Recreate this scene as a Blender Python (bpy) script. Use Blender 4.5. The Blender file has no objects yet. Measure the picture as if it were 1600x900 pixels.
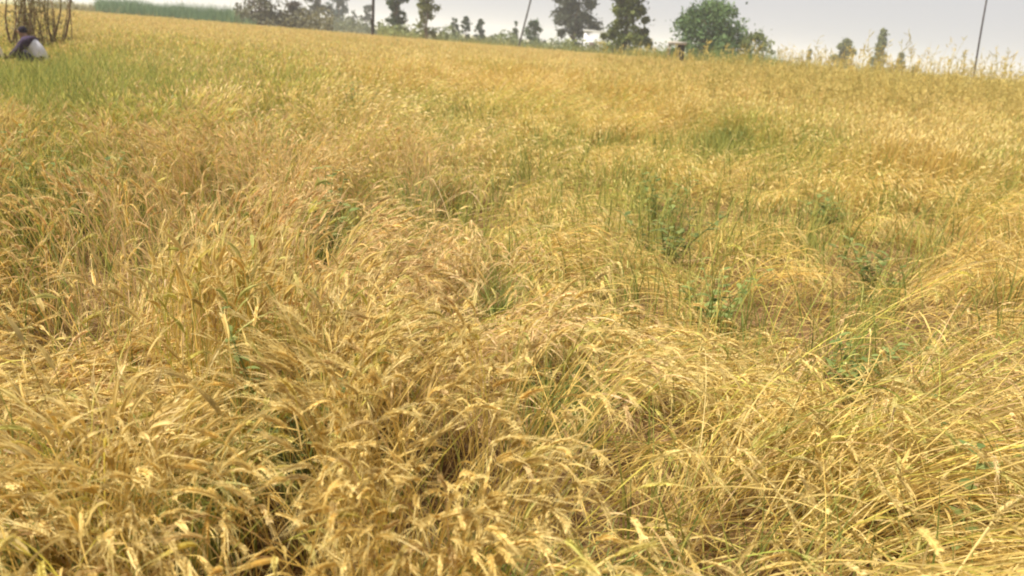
import bpy, math, random
import numpy as np
from mathutils import Vector, Matrix

R = math.radians
S = bpy.context.scene
COL = S.collection
rng = np.random.default_rng(7)
random.seed(7)

# ------------------------------------------------------------------ camera
F = 1256.0                      # focal length in pixels of the 1600 px frame
PITCH, ROLL, CAMZ = R(17.25), R(4.7), 1.55
fwd = Vector((0, math.cos(PITCH), -math.sin(PITCH)))
r0 = Vector((1, 0, 0)); u0 = Vector((0, math.sin(PITCH), math.cos(PITCH)))
cr = math.cos(ROLL) * r0 + math.sin(ROLL) * u0
cu = -math.sin(ROLL) * r0 + math.cos(ROLL) * u0
cam = bpy.data.objects.new('camera', bpy.data.cameras.new('camera'))
COL.objects.link(cam)
mw = Matrix((cr, cu, -fwd)).transposed().to_4x4()
mw.translation = Vector((0, 0, CAMZ))
cam.matrix_world = mw
cam.data.sensor_width = 36; cam.data.lens = F / 1600 * 36
cam.data.clip_start = 0.05; cam.data.clip_end = 6000
cam.data.dof.use_dof = True
cam.data.dof.focus_distance = 3.0
cam.data.dof.aperture_fstop = 3.2
S.camera = cam

# ------------------------------------------------------------------ light
SUN_EL, SUN_AZ = R(58), R(262)          # azimuth clockwise from +Y: the sun stands to the left, a little behind
world = bpy.data.worlds.new('World'); S.world = world
world.use_nodes = True
nt = world.node_tree; nt.nodes.clear()
sky = nt.nodes.new('ShaderNodeTexSky'); sky.sky_type = 'NISHITA'; sky.sun_disc = False
sky.sun_elevation = SUN_EL; sky.sun_rotation = SUN_AZ
sky.air_density = 1.0; sky.dust_density = 1.5; sky.ozone_density = 1.0
hs = nt.nodes.new('ShaderNodeHueSaturation'); hs.inputs['Saturation'].default_value = 0.12
bg = nt.nodes.new('ShaderNodeBackground'); bg.inputs['Strength'].default_value = 0.10
wo = nt.nodes.new('ShaderNodeOutputWorld')
hz = nt.nodes.new('ShaderNodeMix'); hz.data_type = 'RGBA'      # thin white overcast haze over the clear sky
hz.inputs[0].default_value = 0.9; hz.inputs[7].default_value = (3.3, 3.3, 3.42, 1)
nt.links.new(sky.outputs[0], hs.inputs['Color']); nt.links.new(hs.outputs[0], hz.inputs[6]); nt.links.new(hz.outputs[2], bg.inputs['Color'])
nt.links.new(bg.outputs[0], wo.inputs['Surface'])
sun = bpy.data.objects.new('sun', bpy.data.lights.new('sun', 'SUN')); COL.objects.link(sun)
sun.data.energy = 4.6; sun.data.angle = R(5.0); sun.data.color = (1.0, 0.95, 0.86)
sd = Vector((math.sin(SUN_AZ) * math.cos(SUN_EL), math.cos(SUN_AZ) * math.cos(SUN_EL), math.sin(SUN_EL)))
sun.rotation_euler = sd.to_track_quat('Z', 'Y').to_euler()
sun.location = sd * 50
vs = S.view_settings
vs.view_transform = 'Standard'; vs.look = 'None'; vs.gamma = 1; vs.use_curve_mapping = False
vs.exposure = 0.90
S.cycles.max_bounces = 8; S.cycles.diffuse_bounces = 6; S.cycles.transmission_bounces = 5
S.cycles.glossy_bounces = 1
S.cycles.filter_width = 1.9
S.cycles.volume_bounces = 1

# ------------------------------------------------------------------ helpers
def ray(px, py):
    return fwd * F + cr * (px - 800) - cu * (py - 450)
def pix(px, py, z=0.0):                 # where the sight line meets the level z
    d = ray(px, py); t = (z - CAMZ) / d.z
    return Vector((d.x * t, d.y * t, z))
def at(px, dist):                       # bearing of a column near the horizon, at a distance
    d = ray(px, 59.5 + 0.0822 * (px - 800)); t = dist / d.y
    return Vector((d.x * t, dist, 0))
A_r, A_u, A_f = (np.array(v) for v in (cr, cu, fwd))
def proj(P):
    Q = P - np.array([0, 0, CAMZ]); w = np.maximum(Q @ A_f, 1e-3)
    return 800 + F * (Q @ A_r) / w, 450 - F * (Q @ A_u) / w

def vnoise(x, y, sc, seed):             # smooth value noise in -1..1
    x = x / sc + 1000.0; y = y / sc + 1000.0
    xi = np.floor(x).astype(np.int64); yi = np.floor(y).astype(np.int64)
    fx = x - xi; fy = y - yi
    fx = fx * fx * (3 - 2 * fx); fy = fy * fy * (3 - 2 * fy)
    def h(a, b):
        n = (a * 374761393 + b * 668265263 + seed * 1442695041) & 0x7fffffff
        n = ((n ^ (n >> 13)) * 1274126177) & 0x7fffffff
        n = (n ^ (n >> 16)) & 0xffff
        return n / 32767.5 - 1.0
    return ((h(xi, yi) * (1 - fx) + h(xi + 1, yi) * fx) * (1 - fy)
            + (h(xi, yi + 1) * (1 - fx) + h(xi + 1, yi + 1) * fx) * fy)
def unit(v):
    return v / np.maximum(np.linalg.norm(v, axis=-1, keepdims=True), 1e-9)
def sstep(a, b, x):
    t = np.clip((x - a) / (b - a), 0, 1); return t * t * (3 - 2 * t)

class MB:                               # collects quads as numpy blocks, links them as one mesh
    def __init__(self): self.v = []; self.q = []; self.c = []; self.n = 0
    def add(self, v, q, c):
        v = np.asarray(v, np.float32).reshape(-1, 3); q = np.asarray(q, np.int32).reshape(-1, 4)
        c = np.broadcast_to(np.asarray(c, np.float32), v.shape)
        self.v.append(v); self.q.append(q + self.n); self.c.append(c); self.n += len(v)
    def ribbons(self, P, W, col, side=None, rnd=None):
        # P (N,K,3) centre lines, W (N,K) half widths, col (N,3) or (N,K,3)
        N, K, _ = P.shape
        if N == 0: return
        T = np.gradient(P, axis=1)
        if side is None:
            a = unit(rng.normal(size=(N, 1, 3)))
            side = unit(np.cross(T, a))
        else:
            side = unit(np.cross(T, side[:, None, :]))
        L = P - side * W[..., None]; Rr = P + side * W[..., None]
        V = np.stack([L, Rr], 2)                       # N,K,2,3
        i = np.arange(N * K).reshape(N, K) * 2
        q = np.stack([i[:, :-1], i[:, :-1] + 1, i[:, 1:] + 1, i[:, 1:]], -1)
        if col.ndim == 2: col = np.repeat(col[:, None, :], K, 1)
        C = np.repeat(col[:, :, None, :], 2, 2)
        self.add(V, q, C.reshape(-1, 3))
    def leaves(self, P, size, col, up=0.0, aspect=1.0):
        # single diamond faces of random facing
        N = len(P)
        n = rng.normal(size=(N, 3)); n[:, 2] += up; n = unit(n)
        a = unit(np.cross(n, rng.normal(size=(N, 3)))); b = np.cross(n, a)
        s = np.broadcast_to(np.asarray(size), (N,))[:, None]
        V = np.stack([P - a * s, P - b * s * 0.55 * aspect, P + a * s, P + b * s * 0.55 * aspect], 1)
        i = np.arange(N)[:, None] * 4 + np.arange(4)
        self.add(V, i, np.repeat(col[:, None, :], 4, 1).reshape(-1, 3))
    def tube(self, pts, rad, col, n=7):
        pts = np.asarray(pts, float); K = len(pts)
        T = unit(np.gradient(pts, axis=0))
        ref = np.array([0.31, 0.9, 0.12]); a = unit(np.cross(T, ref)); b = np.cross(T, a)
        ang = np.linspace(0, 2 * np.pi, n, endpoint=False)
        ring = a[:, None] * np.cos(ang)[None, :, None] + b[:, None] * np.sin(ang)[None, :, None]
        V = pts[:, None] + ring * np.asarray(rad, float)[:, None, None]
        V = np.concatenate([V.reshape(-1, 3), pts[:1], pts[-1:]])
        q = []
        for k in range(K - 1):
            for j in range(n):
                q.append((k * n + j, k * n + (j + 1) % n, (k + 1) * n + (j + 1) % n, (k + 1) * n + j))
        for j in range(0, n, 1):
            q.append((K * n, (j + 1) % n, j, j)); q.append((K * n + 1, (K - 1) * n + j, (K - 1) * n + (j + 1) % n, (K - 1) * n + (j + 1) % n))
        self.add(V, q, col)
    def build(self, name, mat, parent=None, smooth=False):
        v = np.concatenate(self.v); q = np.concatenate(self.q); c = np.concatenate(self.c)
        tri = q[:, 2] == q[:, 3]
        quads, tris = q[~tri], q[tri][:, :3]
        me = bpy.data.meshes.new(name)
        me.vertices.add(len(v)); me.vertices.foreach_set('co', v.ravel())
        loops = np.concatenate([quads.ravel(), tris.ravel()]).astype(np.int32)
        me.loops.add(len(loops)); me.loops.foreach_set('vertex_index', loops)
        st = np.concatenate([np.arange(len(quads)) * 4, len(quads) * 4 + np.arange(len(tris)) * 3]).astype(np.int32)
        me.polygons.add(len(st)); me.polygons.foreach_set('loop_start', st)
        if smooth: me.polygons.foreach_set('use_smooth', np.ones(len(st), bool))
        at_ = me.color_attributes.new('tint', 'FLOAT_COLOR', 'POINT')
        at_.data.foreach_set('color', np.concatenate([c, np.ones((len(c), 1), np.float32)], 1).astype(np.float32).ravel())
        me.update(calc_edges=True)
        me.materials.append(mat)
        o = bpy.data.objects.new(name, me); COL.objects.link(o)
        if parent: o.parent = parent
        return o

def tag(o, label=None, cat=None, group=None, kind=None):
    if label: o['label'] = label
    if cat: o['category'] = cat
    if group: o['group'] = group
    if kind: o['kind'] = kind
    return o
def empty(name, loc, rz=0.0):
    o = bpy.data.objects.new(name, None); COL.objects.link(o)
    o.location = loc; o.rotation_euler = (0, 0, rz); o.empty_display_size = 0.2
    return o

def mat_tint(name, rough=0.55, trans=0.25, spec=0.3, scale=40.0, var=0.25):
    m = bpy.data.materials.new(name); m.use_nodes = True
    t = m.node_tree; t.nodes.clear()
    out = t.nodes.new('ShaderNodeOutputMaterial')
    a = t.nodes.new('ShaderNodeVertexColor'); a.layer_name = 'tint'
    tc = t.nodes.new('ShaderNodeTexCoord')
    nz = t.nodes.new('ShaderNodeTexNoise'); nz.inputs['Scale'].default_value = scale; nz.inputs['Detail'].default_value = 2
    mr = t.nodes.new('ShaderNodeMapRange'); mr.inputs['From Min'].default_value = 0.3; mr.inputs['From Max'].default_value = 0.7
    mr.inputs['To Min'].default_value = 1 - var; mr.inputs['To Max'].default_value = 1 + var
    mx = t.nodes.new('ShaderNodeVectorMath'); mx.operation = 'SCALE'
    t.links.new(tc.outputs['Object'], nz.inputs['Vector']); t.links.new(nz.outputs['Fac'], mr.inputs['Value'])
    t.links.new(a.outputs['Color'], mx.inputs[0]); t.links.new(mr.outputs[0], mx.inputs['Scale'])
    p = t.nodes.new('ShaderNodeBsdfPrincipled'); p.inputs['Roughness'].default_value = rough
    p.inputs['Specular IOR Level'].default_value = spec
    t.links.new(mx.outputs[0], p.inputs['Base Color'])
    if trans > 0:
        tr = t.nodes.new('ShaderNodeBsdfTranslucent'); t.links.new(mx.outputs[0], tr.inputs['Color'])
        mi = t.nodes.new('ShaderNodeMixShader'); mi.inputs[0].default_value = trans
        t.links.new(p.outputs[0], mi.inputs[1]); t.links.new(tr.outputs[0], mi.inputs[2])
        t.links.new(mi.outputs[0], out.inputs['Surface'])
    else:
        t.links.new(p.outputs[0], out.inputs['Surface'])
    return m
M_STRAW = mat_tint('straw', 0.55, 0.36, 0.3, 25, 0.18)
M_GREEN = mat_tint('green_blade', 0.6, 0.4, 0.15, 20, 0.25)
M_LEAF = mat_tint('tree_leaf', 0.6, 0.25, 0.2, 0.8, 0.3)
M_BARK = mat_tint('bark', 0.85, 0.0, 0.15, 6, 0.35)
M_CLOTH = mat_tint('cloth', 0.9, 0.0, 0.1, 9, 0.15)
M_SKIN = mat_tint('skin', 0.55, 0.0, 0.3, 8, 0.08)
M_PLASTER = mat_tint('plaster', 0.85, 0.0, 0.15, 3, 0.12)

# ------------------------------------------------------------------ ground
EDGE = 68.0                                       # far end of the wheat field
def ground():
    m = bpy.data.materials.new('soil'); m.use_nodes = True
    t = m.node_tree; p = t.nodes['Principled BSDF']; p.inputs['Roughness'].default_value = 0.95
    p.inputs['Specular IOR Level'].default_value = 0.1
    tc = t.nodes.new('ShaderNodeTexCoord'); sp = t.nodes.new('ShaderNodeSeparateXYZ')
    t.links.new(tc.outputs['Object'], sp.inputs[0])
    def noise(sc, det=5):
        n = t.nodes.new('ShaderNodeTexNoise'); n.inputs['Scale'].default_value = sc; n.inputs['Detail'].default_value = det
        t.links.new(tc.outputs['Object'], n.inputs['Vector']); return n
    def ramp(n, cols):
        r = t.nodes.new('ShaderNodeValToRGB'); e = r.color_ramp.elements
        e[0].position = 0.35; e[0].color = (*cols[0], 1); e[1].position = 0.65; e[1].color = (*cols[1], 1)
        t.links.new(n.outputs['Fac'], r.inputs[0]); return r
    near = ramp(noise(9), ((0.13, 0.075, 0.035), (0.25, 0.155, 0.07)))
    far = ramp(noise(0.012, 3), ((0.42, 0.33, 0.20), (0.22, 0.25, 0.10)))
    mr = t.nodes.new('ShaderNodeMapRange'); mr.inputs['From Min'].default_value = EDGE - 1; mr.inputs['From Max'].default_value = EDGE + 2
    t.links.new(sp.outputs['Y'], mr.inputs['Value'])
    mx = t.nodes.new('ShaderNodeMix'); mx.data_type = 'RGBA'
    t.links.new(mr.outputs[0], mx.inputs[0]); t.links.new(near.outputs[0], mx.inputs[6]); t.links.new(far.outputs[0], mx.inputs[7])
    t.links.new(mx.outputs[2], p.inputs['Base Color'])
    b = t.nodes.new('ShaderNodeBump'); b.inputs['Strength'].default_value = 0.6; b.inputs['Distance'].default_value = 0.03
    t.links.new(noise(30).outputs['Fac'], b.inputs['Height']); t.links.new(b.outputs[0], p.inputs['Normal'])
    me = bpy.data.meshes.new('ground')
    me.from_pydata([(-1100, -40, 0), (1100, -40, 0), (1100, 1500, 0), (-1100, 1500, 0)], [], [(0, 1, 2, 3)])
    me.materials.append(m)
    o = bpy.data.objects.new('ground', me); COL.objects.link(o); tag(o, kind='structure')
ground()

# ------------------------------------------------------------------ the wheat
def gauss(px, py, blobs):
    s = np.zeros_like(px)
    for cx, cy, rx, ry, a in blobs:
        s += a * np.exp(-((px - cx) / rx) ** 2 - ((py - cy) / ry) ** 2)
    return s
GREEN = [(20, 145, 180, 85, .58), (150, 220, 170, 70, .35), (420, 120, 200, 40, .25), (1120, 470, 90, 30, .22), (980, 280, 50, 40, .25), (330, 700, 40, 40, .5), (600, 545, 40, 30, .4), (280, 440, 50, 30, .4), (200, 620, 40, 40, .35), (720, 330, 40, 25, .4), (560, 265, 50, 25, .4), (400, 420, 40, 30, .4), (1450, 365, 40, 25, .4), (1250, 700, 40, 30, .3), (1500, 560, 40, 30, .3), (1200, 560, 60, 40, .4), (760, 760, 50, 40, .3), (1080, 690, 60, 40, .3), (20, 330, 60, 70, .55), (120, 320, 70, 60, .45), (250, 180, 120, 60, .3), (430, 180, 80, 60, .25),
         (510, 370, 40, 60, .55), (440, 670, 60, 80, .5), (270, 790, 60, 60, .4), (780, 450, 50, 50, .45),
         (880, 580, 70, 60, .55), (1150, 210, 80, 30, .6), (1280, 230, 60, 30, .4), (1040, 340, 60, 50, .4),
         (800, 850, 80, 50, .5), (970, 850, 60, 50, .4), (1320, 520, 90, 50, .45), (1560, 270, 50, 30, .4), (20, 840, 50, 60, .5),
         (700, 250, 250, 90, .12), (1290, 340, 60, 40, .3), (330, 660, 50, 70, .35), (640, 200, 60, 70, .25), (850, 330, 200, 100, .15)]
WEEDXY = [(1516, 790), (450, 680), (1048, 355), (1338, 535), (1030, 310), (510, 375), (782, 455), (885, 590), (1290, 310), (1370, 405), (785, 850), (965, 860), (1130, 445)]
GAP = [(a_, b_ + 8, 28, 24, .6) for a_, b_ in WEEDXY] + [(450, 700, 42, 45, .9), (285, 780, 35, 35, .5), (510, 380, 35, 30, .6), (782, 455, 35, 30, .6), (130, 325, 40, 30, .5), (1340, 385, 70, 12, .6), (1420, 420, 60, 14, .6), (1560, 470, 40, 20, .7), (1200, 480, 60, 15, .6), (610, 660, 30, 40, .5), (990, 480, 40, 14, .5), (1500, 610, 25, 50, .5), (640, 560, 25, 40, .5), (230, 345, 50, 40, .5), (430, 240, 60, 25, .4), (760, 345, 40, 20, .5), (150, 690, 40, 40, .4), (960, 740, 30, 50, .6), (830, 640, 18, 40, .4), (705, 705, 45, 42, 1.1), (1030, 650, 55, 45, .95), (450, 790, 26, 30, .6), (385, 840, 24, 45, .5), (1160, 500, 40, 25, .6),
       (1050, 365, 30, 25, .6), (870, 580, 60, 35, .6), (930, 300, 30, 20, .5), (1100, 800, 70, 50, .55), (640, 400, 30, 50, .5),
       (60, 360, 70, 50, .55), (1270, 480, 70, 20, .5), (1480, 820, 80, 50, .4), (120, 890, 40, 40, .3), (1200, 790, 70, 40, .45)]
LOW = [(40, 105, 70, 30, 1.1), (-60, 105, 80, 30, 1.1), (60, 170, 90, 50, .2)]
GOLD = [(370, 500, 160, 130, .4), (170, 780, 170, 110, .2), (640, 250, 60, 90, .5), (1200, 150, 130, 60, .5), (1000, 140, 130, 50, .3),
        (1350, 370, 240, 45, .9), (1300, 150, 280, 60, .5), (900, 120, 200, 40, .25), (1050, 390, 60, 30, .6), (1560, 440, 60, 50, .6), (560, 80, 200, 40, .3), (940, 600, 60, 50, .4), (830, 180, 60, 40, .4), (1430, 230, 150, 60, .3)]

def roots(n, y0, y1, slope=0.70, marg=1.1):
    h0, h1 = slope * y0 + marg, slope * y1 + marg
    u = rng.random(n)
    h = np.sqrt(h0 * h0 + u * (h1 * h1 - h0 * h0)); y = (h - marg) / slope
    x = (rng.random(n) * 2 - 1) * h
    return x, y
def area(y0, y1, slope=0.70, marg=1.1):
    return slope * (y1 * y1 - y0 * y0) + 2 * marg * (y1 - y0)

def lerp(a, b, t): return a + (b - a) * t
PAL = dict(straw=(.64, .465, .135), pale=(.72, .575, .245), gold=(.63, .41, .10), green=(.30, .36, .07), brown=(.47, .31, .13), lime=(.56, .49, .09))
PAL = {k: np.array(v) for k, v in PAL.items()}

FLOW = [(750, 620, -50), (860, 720, -80), (1000, 570, -88), (1060, 640, -25), (1120, 690, 8), (1300, 620, -8), (1420, 600, -35), (1440, 700, -60),
        (1250, 720, -6), (1150, 850, -35), (1550, 500, 5), (1500, 800, -20), (600, 500, -25), (520, 600, -35), (150, 540, 12), (300, 480, 0), (550, 800, -88), (700, 850, -80),
        (400, 800, -80), (130, 800, -45), (60, 700, -70), (30, 450, -80), (250, 350, -85), (480, 330, -70), (700, 400, -40), (900, 470, -30), (850, 340, -55), (1150, 430, -10),
        (1250, 480, 15), (1350, 380, -15), (1100, 300, -70), (1450, 450, -30), (700, 250, -60), (900, 220, -30), (950, 850, -60), (1050, 780, 20)]
FLOWW = []
for fx_, fy_, fa_ in FLOW:
    p_ = pix(fx_, fy_, .4); FLOWW.append((p_.x, p_.y, math.cos(R(fa_)), math.sin(R(fa_))))
def flow(x, y):
    sx = np.zeros_like(x); sy = np.zeros_like(x)
    wx = x + .16 * vnoise(x, y, .5, 71); wy = y + .16 * vnoise(x, y, .5, 72)
    for a_, b_, c_, d_ in FLOWW:
        w_ = 1 / (((wx - a_) ** 2 + (wy - b_) ** 2) / (.04 + .012 * b_ * b_) + .25) ** 2
        sx += w_ * c_; sy += w_ * d_
    return np.arctan2(sy, sx)
def relief(x, y):
    return vnoise(x, y, .32, 11) * .45 + vnoise(x, y, .75, 12) * .65
def field_params(x, y):
    P = np.stack([x, y, np.full_like(x, 0.35)], 1)
    px, py = proj(P)
    yy = py - 0.0822 * (px - 800)
    b = np.interp(px, [-200, 0, 300, 600, 700, 850, 1100, 1450, 1600, 1800], [270, 262, 232, 150, 128, 128, 172, 237, 246, 250])
    soft = np.interp(px, [0, 600, 900], [60, 40, 16])
    wob = 18 * vnoise(x, y, 1.3, 5)
    lod = sstep(-soft, soft, yy + wob - b)
    # how flat the fallen wheat lies
    flat = np.interp(px, [-300, 300, 620, 900, 1900], [.34, .38, .78, .95, 1.0])
    flat = np.where(py > 560, np.interp(px, [0, 380, 500, 760, 900, 1000], [.50, .42, .24, .36, .80, .92]), flat)
    mound = relief(x, y)
    l = lod * np.clip(flat - .10 * mound, .2, 1.08)
    return px, py, yy, l, lod, mound

def curves(x, y, K, KE, Lmul=1.0, force_stand=None, far=False):
    N = len(x)
    px, py, yy, l, lod, mound = field_params(x, y)
    if force_stand is not None: l = l * 0 + force_stand
    # clumps of stalks that fell together
    g = .17
    cx = np.floor(x / g); cy = np.floor(y / g)
    def hsh(s): return vnoise(cx * 3.7 + s * 17.3, cy * 5.3 - s * 9.1, .37, 40 + s)
    c1, c2, c3 = hsh(1), hsh(2), hsh(3)
    e = .06
    gx = (relief(x + e, y) - relief(x - e, y)) / (2 * e); gy = (relief(x, y + e) - relief(x, y - e)) / (2 * e)
    far_ = sstep(5, 10, y)
    th = flow(x, y) + np.radians((18 + 40 * far_) * vnoise(x, y, 1.1, 21) + (16 + 34 * sstep(2.8, 4.5, y)) * vnoise(x, y, .36, 22))
    th = np.arctan2(np.sin(th) - .48 * gy, np.cos(th) - .48 * gx)      # stalks fall down the sides of the heaps
    th = th + np.radians((10 + 14 * sstep(2.8, 4.5, y)) * c1 + rng.normal(0, 8, N))
    stray = rng.random(N) < .05
    th = np.where(stray, rng.random(N) * 6.283, th)
    l = np.clip(l + .10 * c2 + rng.normal(0, .05, N) - .25 * stray * rng.random(N), 0, 1.12)
    th = th + (1 - sstep(.1, .5, l)) * rng.normal(0, 1.6, N)
    pa = np.radians(lerp(4, 44, l) + rng.normal(0, 5, N) + 8 * c3)
    pb = np.radians(lerp(10, 97, l) + rng.normal(0, 8, N))
    pe = pb + np.radians(lerp(16, 26, l) + rng.gamma(1.6, 10, N) + 14 * ((py > 600) & (px < 950)) * (rng.random(N) < .35) - 14 * ((py < 560) & (px < 620)))
    L = (0.86 + .07 * rng.normal(size=N) + .05 * mound) * np.interp(y, [1.5, 3.5, 12, 20], [.82, .70, .74, .92]) * Lmul * (1 - .6 * np.clip(gauss(px, py, LOW), 0, 1)) * (1 - .22 * np.clip(gauss(px, py, GREEN), 0, 1))
    pw = lerp(1.3, .75, np.clip(l, 0, 1))
    dth = rng.normal(0, .16, N) + .25 * c2
    M = K + KE - 1
    s = np.concatenate([np.linspace(0, 1, K), 1 + np.arange(1, KE) / (KE - 1)])
    el = (.085 + .018 * rng.random(N)) * np.interp(y, [1.8, 3.5, 9], [.85, .66, .74])
    mid = (s[1:] + s[:-1]) / 2
    step = np.where(mid[None] < 1, (L / (K - 1))[:, None], (el / (KE - 1))[:, None])
    ms = np.minimum(mid, 1)
    ph = pa[:, None] + (pb - pa)[:, None] * (ms[None] ** pw[:, None])
    ph = np.where(mid[None] > 1, pb[:, None] + (pe - pb)[:, None] * (mid[None] - 1 + .3), ph)
    tt = th[:, None] + dth[:, None] * ms[None]
    d = np.stack([np.sin(ph) * np.cos(tt), np.sin(ph) * np.sin(tt), np.cos(ph)], -1) * step[..., None]
    P = np.zeros((N, M, 3)); P[:, 0, 0] = x; P[:, 0, 1] = y
    P[:, 1:] = P[:, :1] + np.cumsum(d, 1)
    P[..., 2] *= 1 + (np.clip(l, 0, 1) * 1.15 * np.clip(mound, -.75, 1))[:, None]
    P[..., 2] = np.maximum(P[..., 2], .012 + .03 * rng.random((N, 1)))
    # colours
    gr = np.clip(gauss(px, py, GREEN) + .07 + .22 * vnoise(x, y, .8, 31) + .12 * vnoise(x, y, .25, 35), 0, 1)
    go = np.clip(gauss(px, py, GOLD) + .35 * vnoise(x, y, .9, 32) + .22 * vnoise(x, y, .3, 33), 0, 1)
    pl = np.clip(.25 + .5 * vnoise(x, y, .7, 34), 0, 1)
    if far:
        go = np.clip(go + .05 + .35 * vnoise(x, y, 3.2, 36), 0, 1); gr = np.clip(gr + .22 * vnoise(x, y, 2.1, 37) + .10, 0, 1)
    u = rng.random(N)
    col = np.repeat(PAL['straw'][None], N, 0)
    col = np.where((u < .30)[:, None], lerp(PAL['straw'], PAL['pale'], pl[:, None]), col)
    col = np.where(((u > .30) & (u < .30 + .75 * go))[:, None], PAL['gold'], col)
    col = np.where((u > .955)[:, None], PAL['brown'], col)
    col = np.where(((u > .88) & (u < .955))[:, None], PAL['lime'], col)
    pk = np.clip(gauss(px, py, [(330, 330, 330, 170, .8), (620, 420, 130, 130, .5), (650, 380, 60, 170, .5), (700, 560, 120, 120, .4), (1420, 560, 120, 120, .45), (80, 560, 150, 120, .5)]), 0, .8)
    col = np.where((rng.random(N) < pk)[:, None], np.array([.68, .47, .23]), col)
    isg = rng.random(N) < gr * .75
    col = np.where(isg[:, None], lerp(PAL['lime'], PAL['green'], rng.random(N)[:, None]), col)
    col = col * (1 + .16 * rng.normal(size=(N, 1))).clip(.55, 1.4)
    return P, col, px, py, gr

def gapfield(x, y):
    return np.interp(y, [1.5, 2.6, 4.5], [.45, .85, 1.15]) * (.85 * sstep(.30, .60, vnoise(x, y, .24, 51)) + .75 * sstep(.40, .70, vnoise(x, y, .55, 52)) + .7 * sstep(.45, .7, vnoise(x, y, .14, 53)))
def keep(x, y, amount):
    px, py, *_ = field_params(x, y)
    gap = np.clip(gauss(px, py, GAP) * 1.05 + .85 * gapfield(x, y), 0, .97)
    return rng.random(len(x)) > gap * amount

def wheat_block(mb, y0, y1, dens, K, KE, wide, detail, Lmul=1.0, force=None, xy=None, far=False):
    if xy is None:
        n = int(area(y0, y1) * dens); x, y = roots(n, y0, y1)
        k = keep(x, y, 1.0 if y1 < 14 else .5); x, y = x[k], y[k]
    else: x, y = xy
    P, col, px, py, gr = curves(x, y, K, KE, Lmul, force, far)
    wide = np.broadcast_to(np.asarray(wide, float), (len(P),))
    if xy is None or y1 == 14:                                  # nothing lies across the hollows
        for i_ in (K // 3, K // 2, 3 * K // 4, K - 1, K + KE - 2):
            tx, ty = proj(P[:, i_]); g_ = np.clip(gauss(tx, ty, GAP) * 1.15 + .52 * gapfield(P[:, i_, 0], P[:, i_, 1]), 0, .95)
            k = rng.random(len(P)) > np.clip(g_ * .8, 0, .82)
            P, col, px, py, gr, wide = P[k], col[k], px[k], py[k], gr[k], wide[k]
    N = len(P)
    stem = P[:, :K]
    sc = np.broadcast_to(np.asarray(wide, float), (N,)); se = np.where(sc > 1.3, 1.3 * (sc / 1.3) ** .6, sc); se = se * np.where(py > 300, np.interp(px, [650, 950], [1.45, .68]), np.interp(px, [500, 750], [1.55, 1.05]))
    w = np.linspace(.0024, .0015, K)[None] * sc[:, None]
    cg = np.repeat(col[:, None, :], K, 1)
    mb.ribbons(stem, w, cg)
    ear = P[:, K - 1:]
    ecol = lerp(col, PAL['pale'], (.25 + .5 * rng.random((N, 1))) * np.where(gr > .45, .4, 1)[:, None])
    prof = np.interp(np.linspace(0, 1, KE), [0, .15, .5, .85, 1], [.25, .9, 1, .75, .15])
    ew = .0050 * prof[None] * se[:, None] * (.85 + .3 * rng.random((N, 1)))
    mb.ribbons(ear, ew, ecol)
    if detail >= 1:
        mb.ribbons(ear, ew * .85, ecol * .92)
        # awns
        na = 10 if detail >= 2 else 6
        T = unit(np.gradient(ear, axis=1))
        for j in range(na):
            i = min(KE - 1, 1 + (j * (KE - 1)) // na)
            p0 = ear[:, i]; t0 = T[:, i]
            d0 = unit(t0 + .17 * rng.normal(size=(N, 3)))
            ln = (.055 + .04 * rng.random((N, 1))) * np.interp(P[:, 0, 1], [1.8, 3.5], [.9, .7])[:, None]
            q = np.stack([p0, p0 + d0 * ln * .55, p0 + d0 * ln + np.array([0, 0, -.006])], 1)
            mb.ribbons(q, np.array([[.0010, .0008, .0002]]) * sc[:, None], lerp(ecol, PAL['pale'], .35))
    if detail >= 2:
        # kernels in two rows
        T = unit(np.gradient(ear, axis=1)); sd_ = unit(np.cross(T, unit(rng.normal(size=(N, 1, 3)))))
        for i in range(KE - 1):
            for f in (.25, .75):
                c = ear[:, i] * (1 - f) + ear[:, i + 1] * f
                for sgn in (-1, 1):
                    o_ = unit(T[:, i] + .55 * sgn * sd_[:, i])
                    a0 = c; a1 = c + o_ * .0135
                    mid_ = (a0 + a1) / 2 + sd_[:, i] * sgn * .002
                    q = np.stack([a0, mid_, a1], 1)
                    mb.ribbons(q, np.array([[.001, .0027, .0004]]) * np.ones((N, 1)), ecol * (.85 + .3 * rng.random((N, 1))))
    # dry leaves
    nl = 2 if detail >= 1 else 1
    for j in range(nl):
        m = rng.random(N) < (.5 if detail else .4)
        idx = np.where(m)[0]; n = len(idx)
        i = rng.integers(K // 3, K - 1, n)
        p0 = stem[idx, i]; t0 = unit(stem[idx, i + 1] - stem[idx, i])
        ln = .10 + .13 * rng.random((n, 1)); d0 = unit(t0 + .34 * rng.normal(size=(n, 3)))
        g_ = np.array([[0, 0, -1.0]]) * (.3 + .9 * rng.random((n, 1)))
        kk = 5 if detail else 3
        ts = np.linspace(0, 1, kk)
        q = p0[:, None] + d0[:, None] * ln[:, None] * ts[None, :, None] + (g_ * ln)[:, None] * (ts ** 2)[None, :, None] * .7
        q[..., 2] = np.maximum(q[..., 2], .008)
        lw = np.interp(ts, [0, .3, .7, 1], [.5, 1, .7, .08])[None] * (.0030 + .002 * rng.random((n, 1))) * sc[idx][:, None]
        lc = lerp(col[idx], np.where((rng.random((n, 1)) < .5), PAL['pale'], PAL['brown']), .45 * rng.random((n, 1)))
        mb.ribbons(q, lw, lc)

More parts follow.
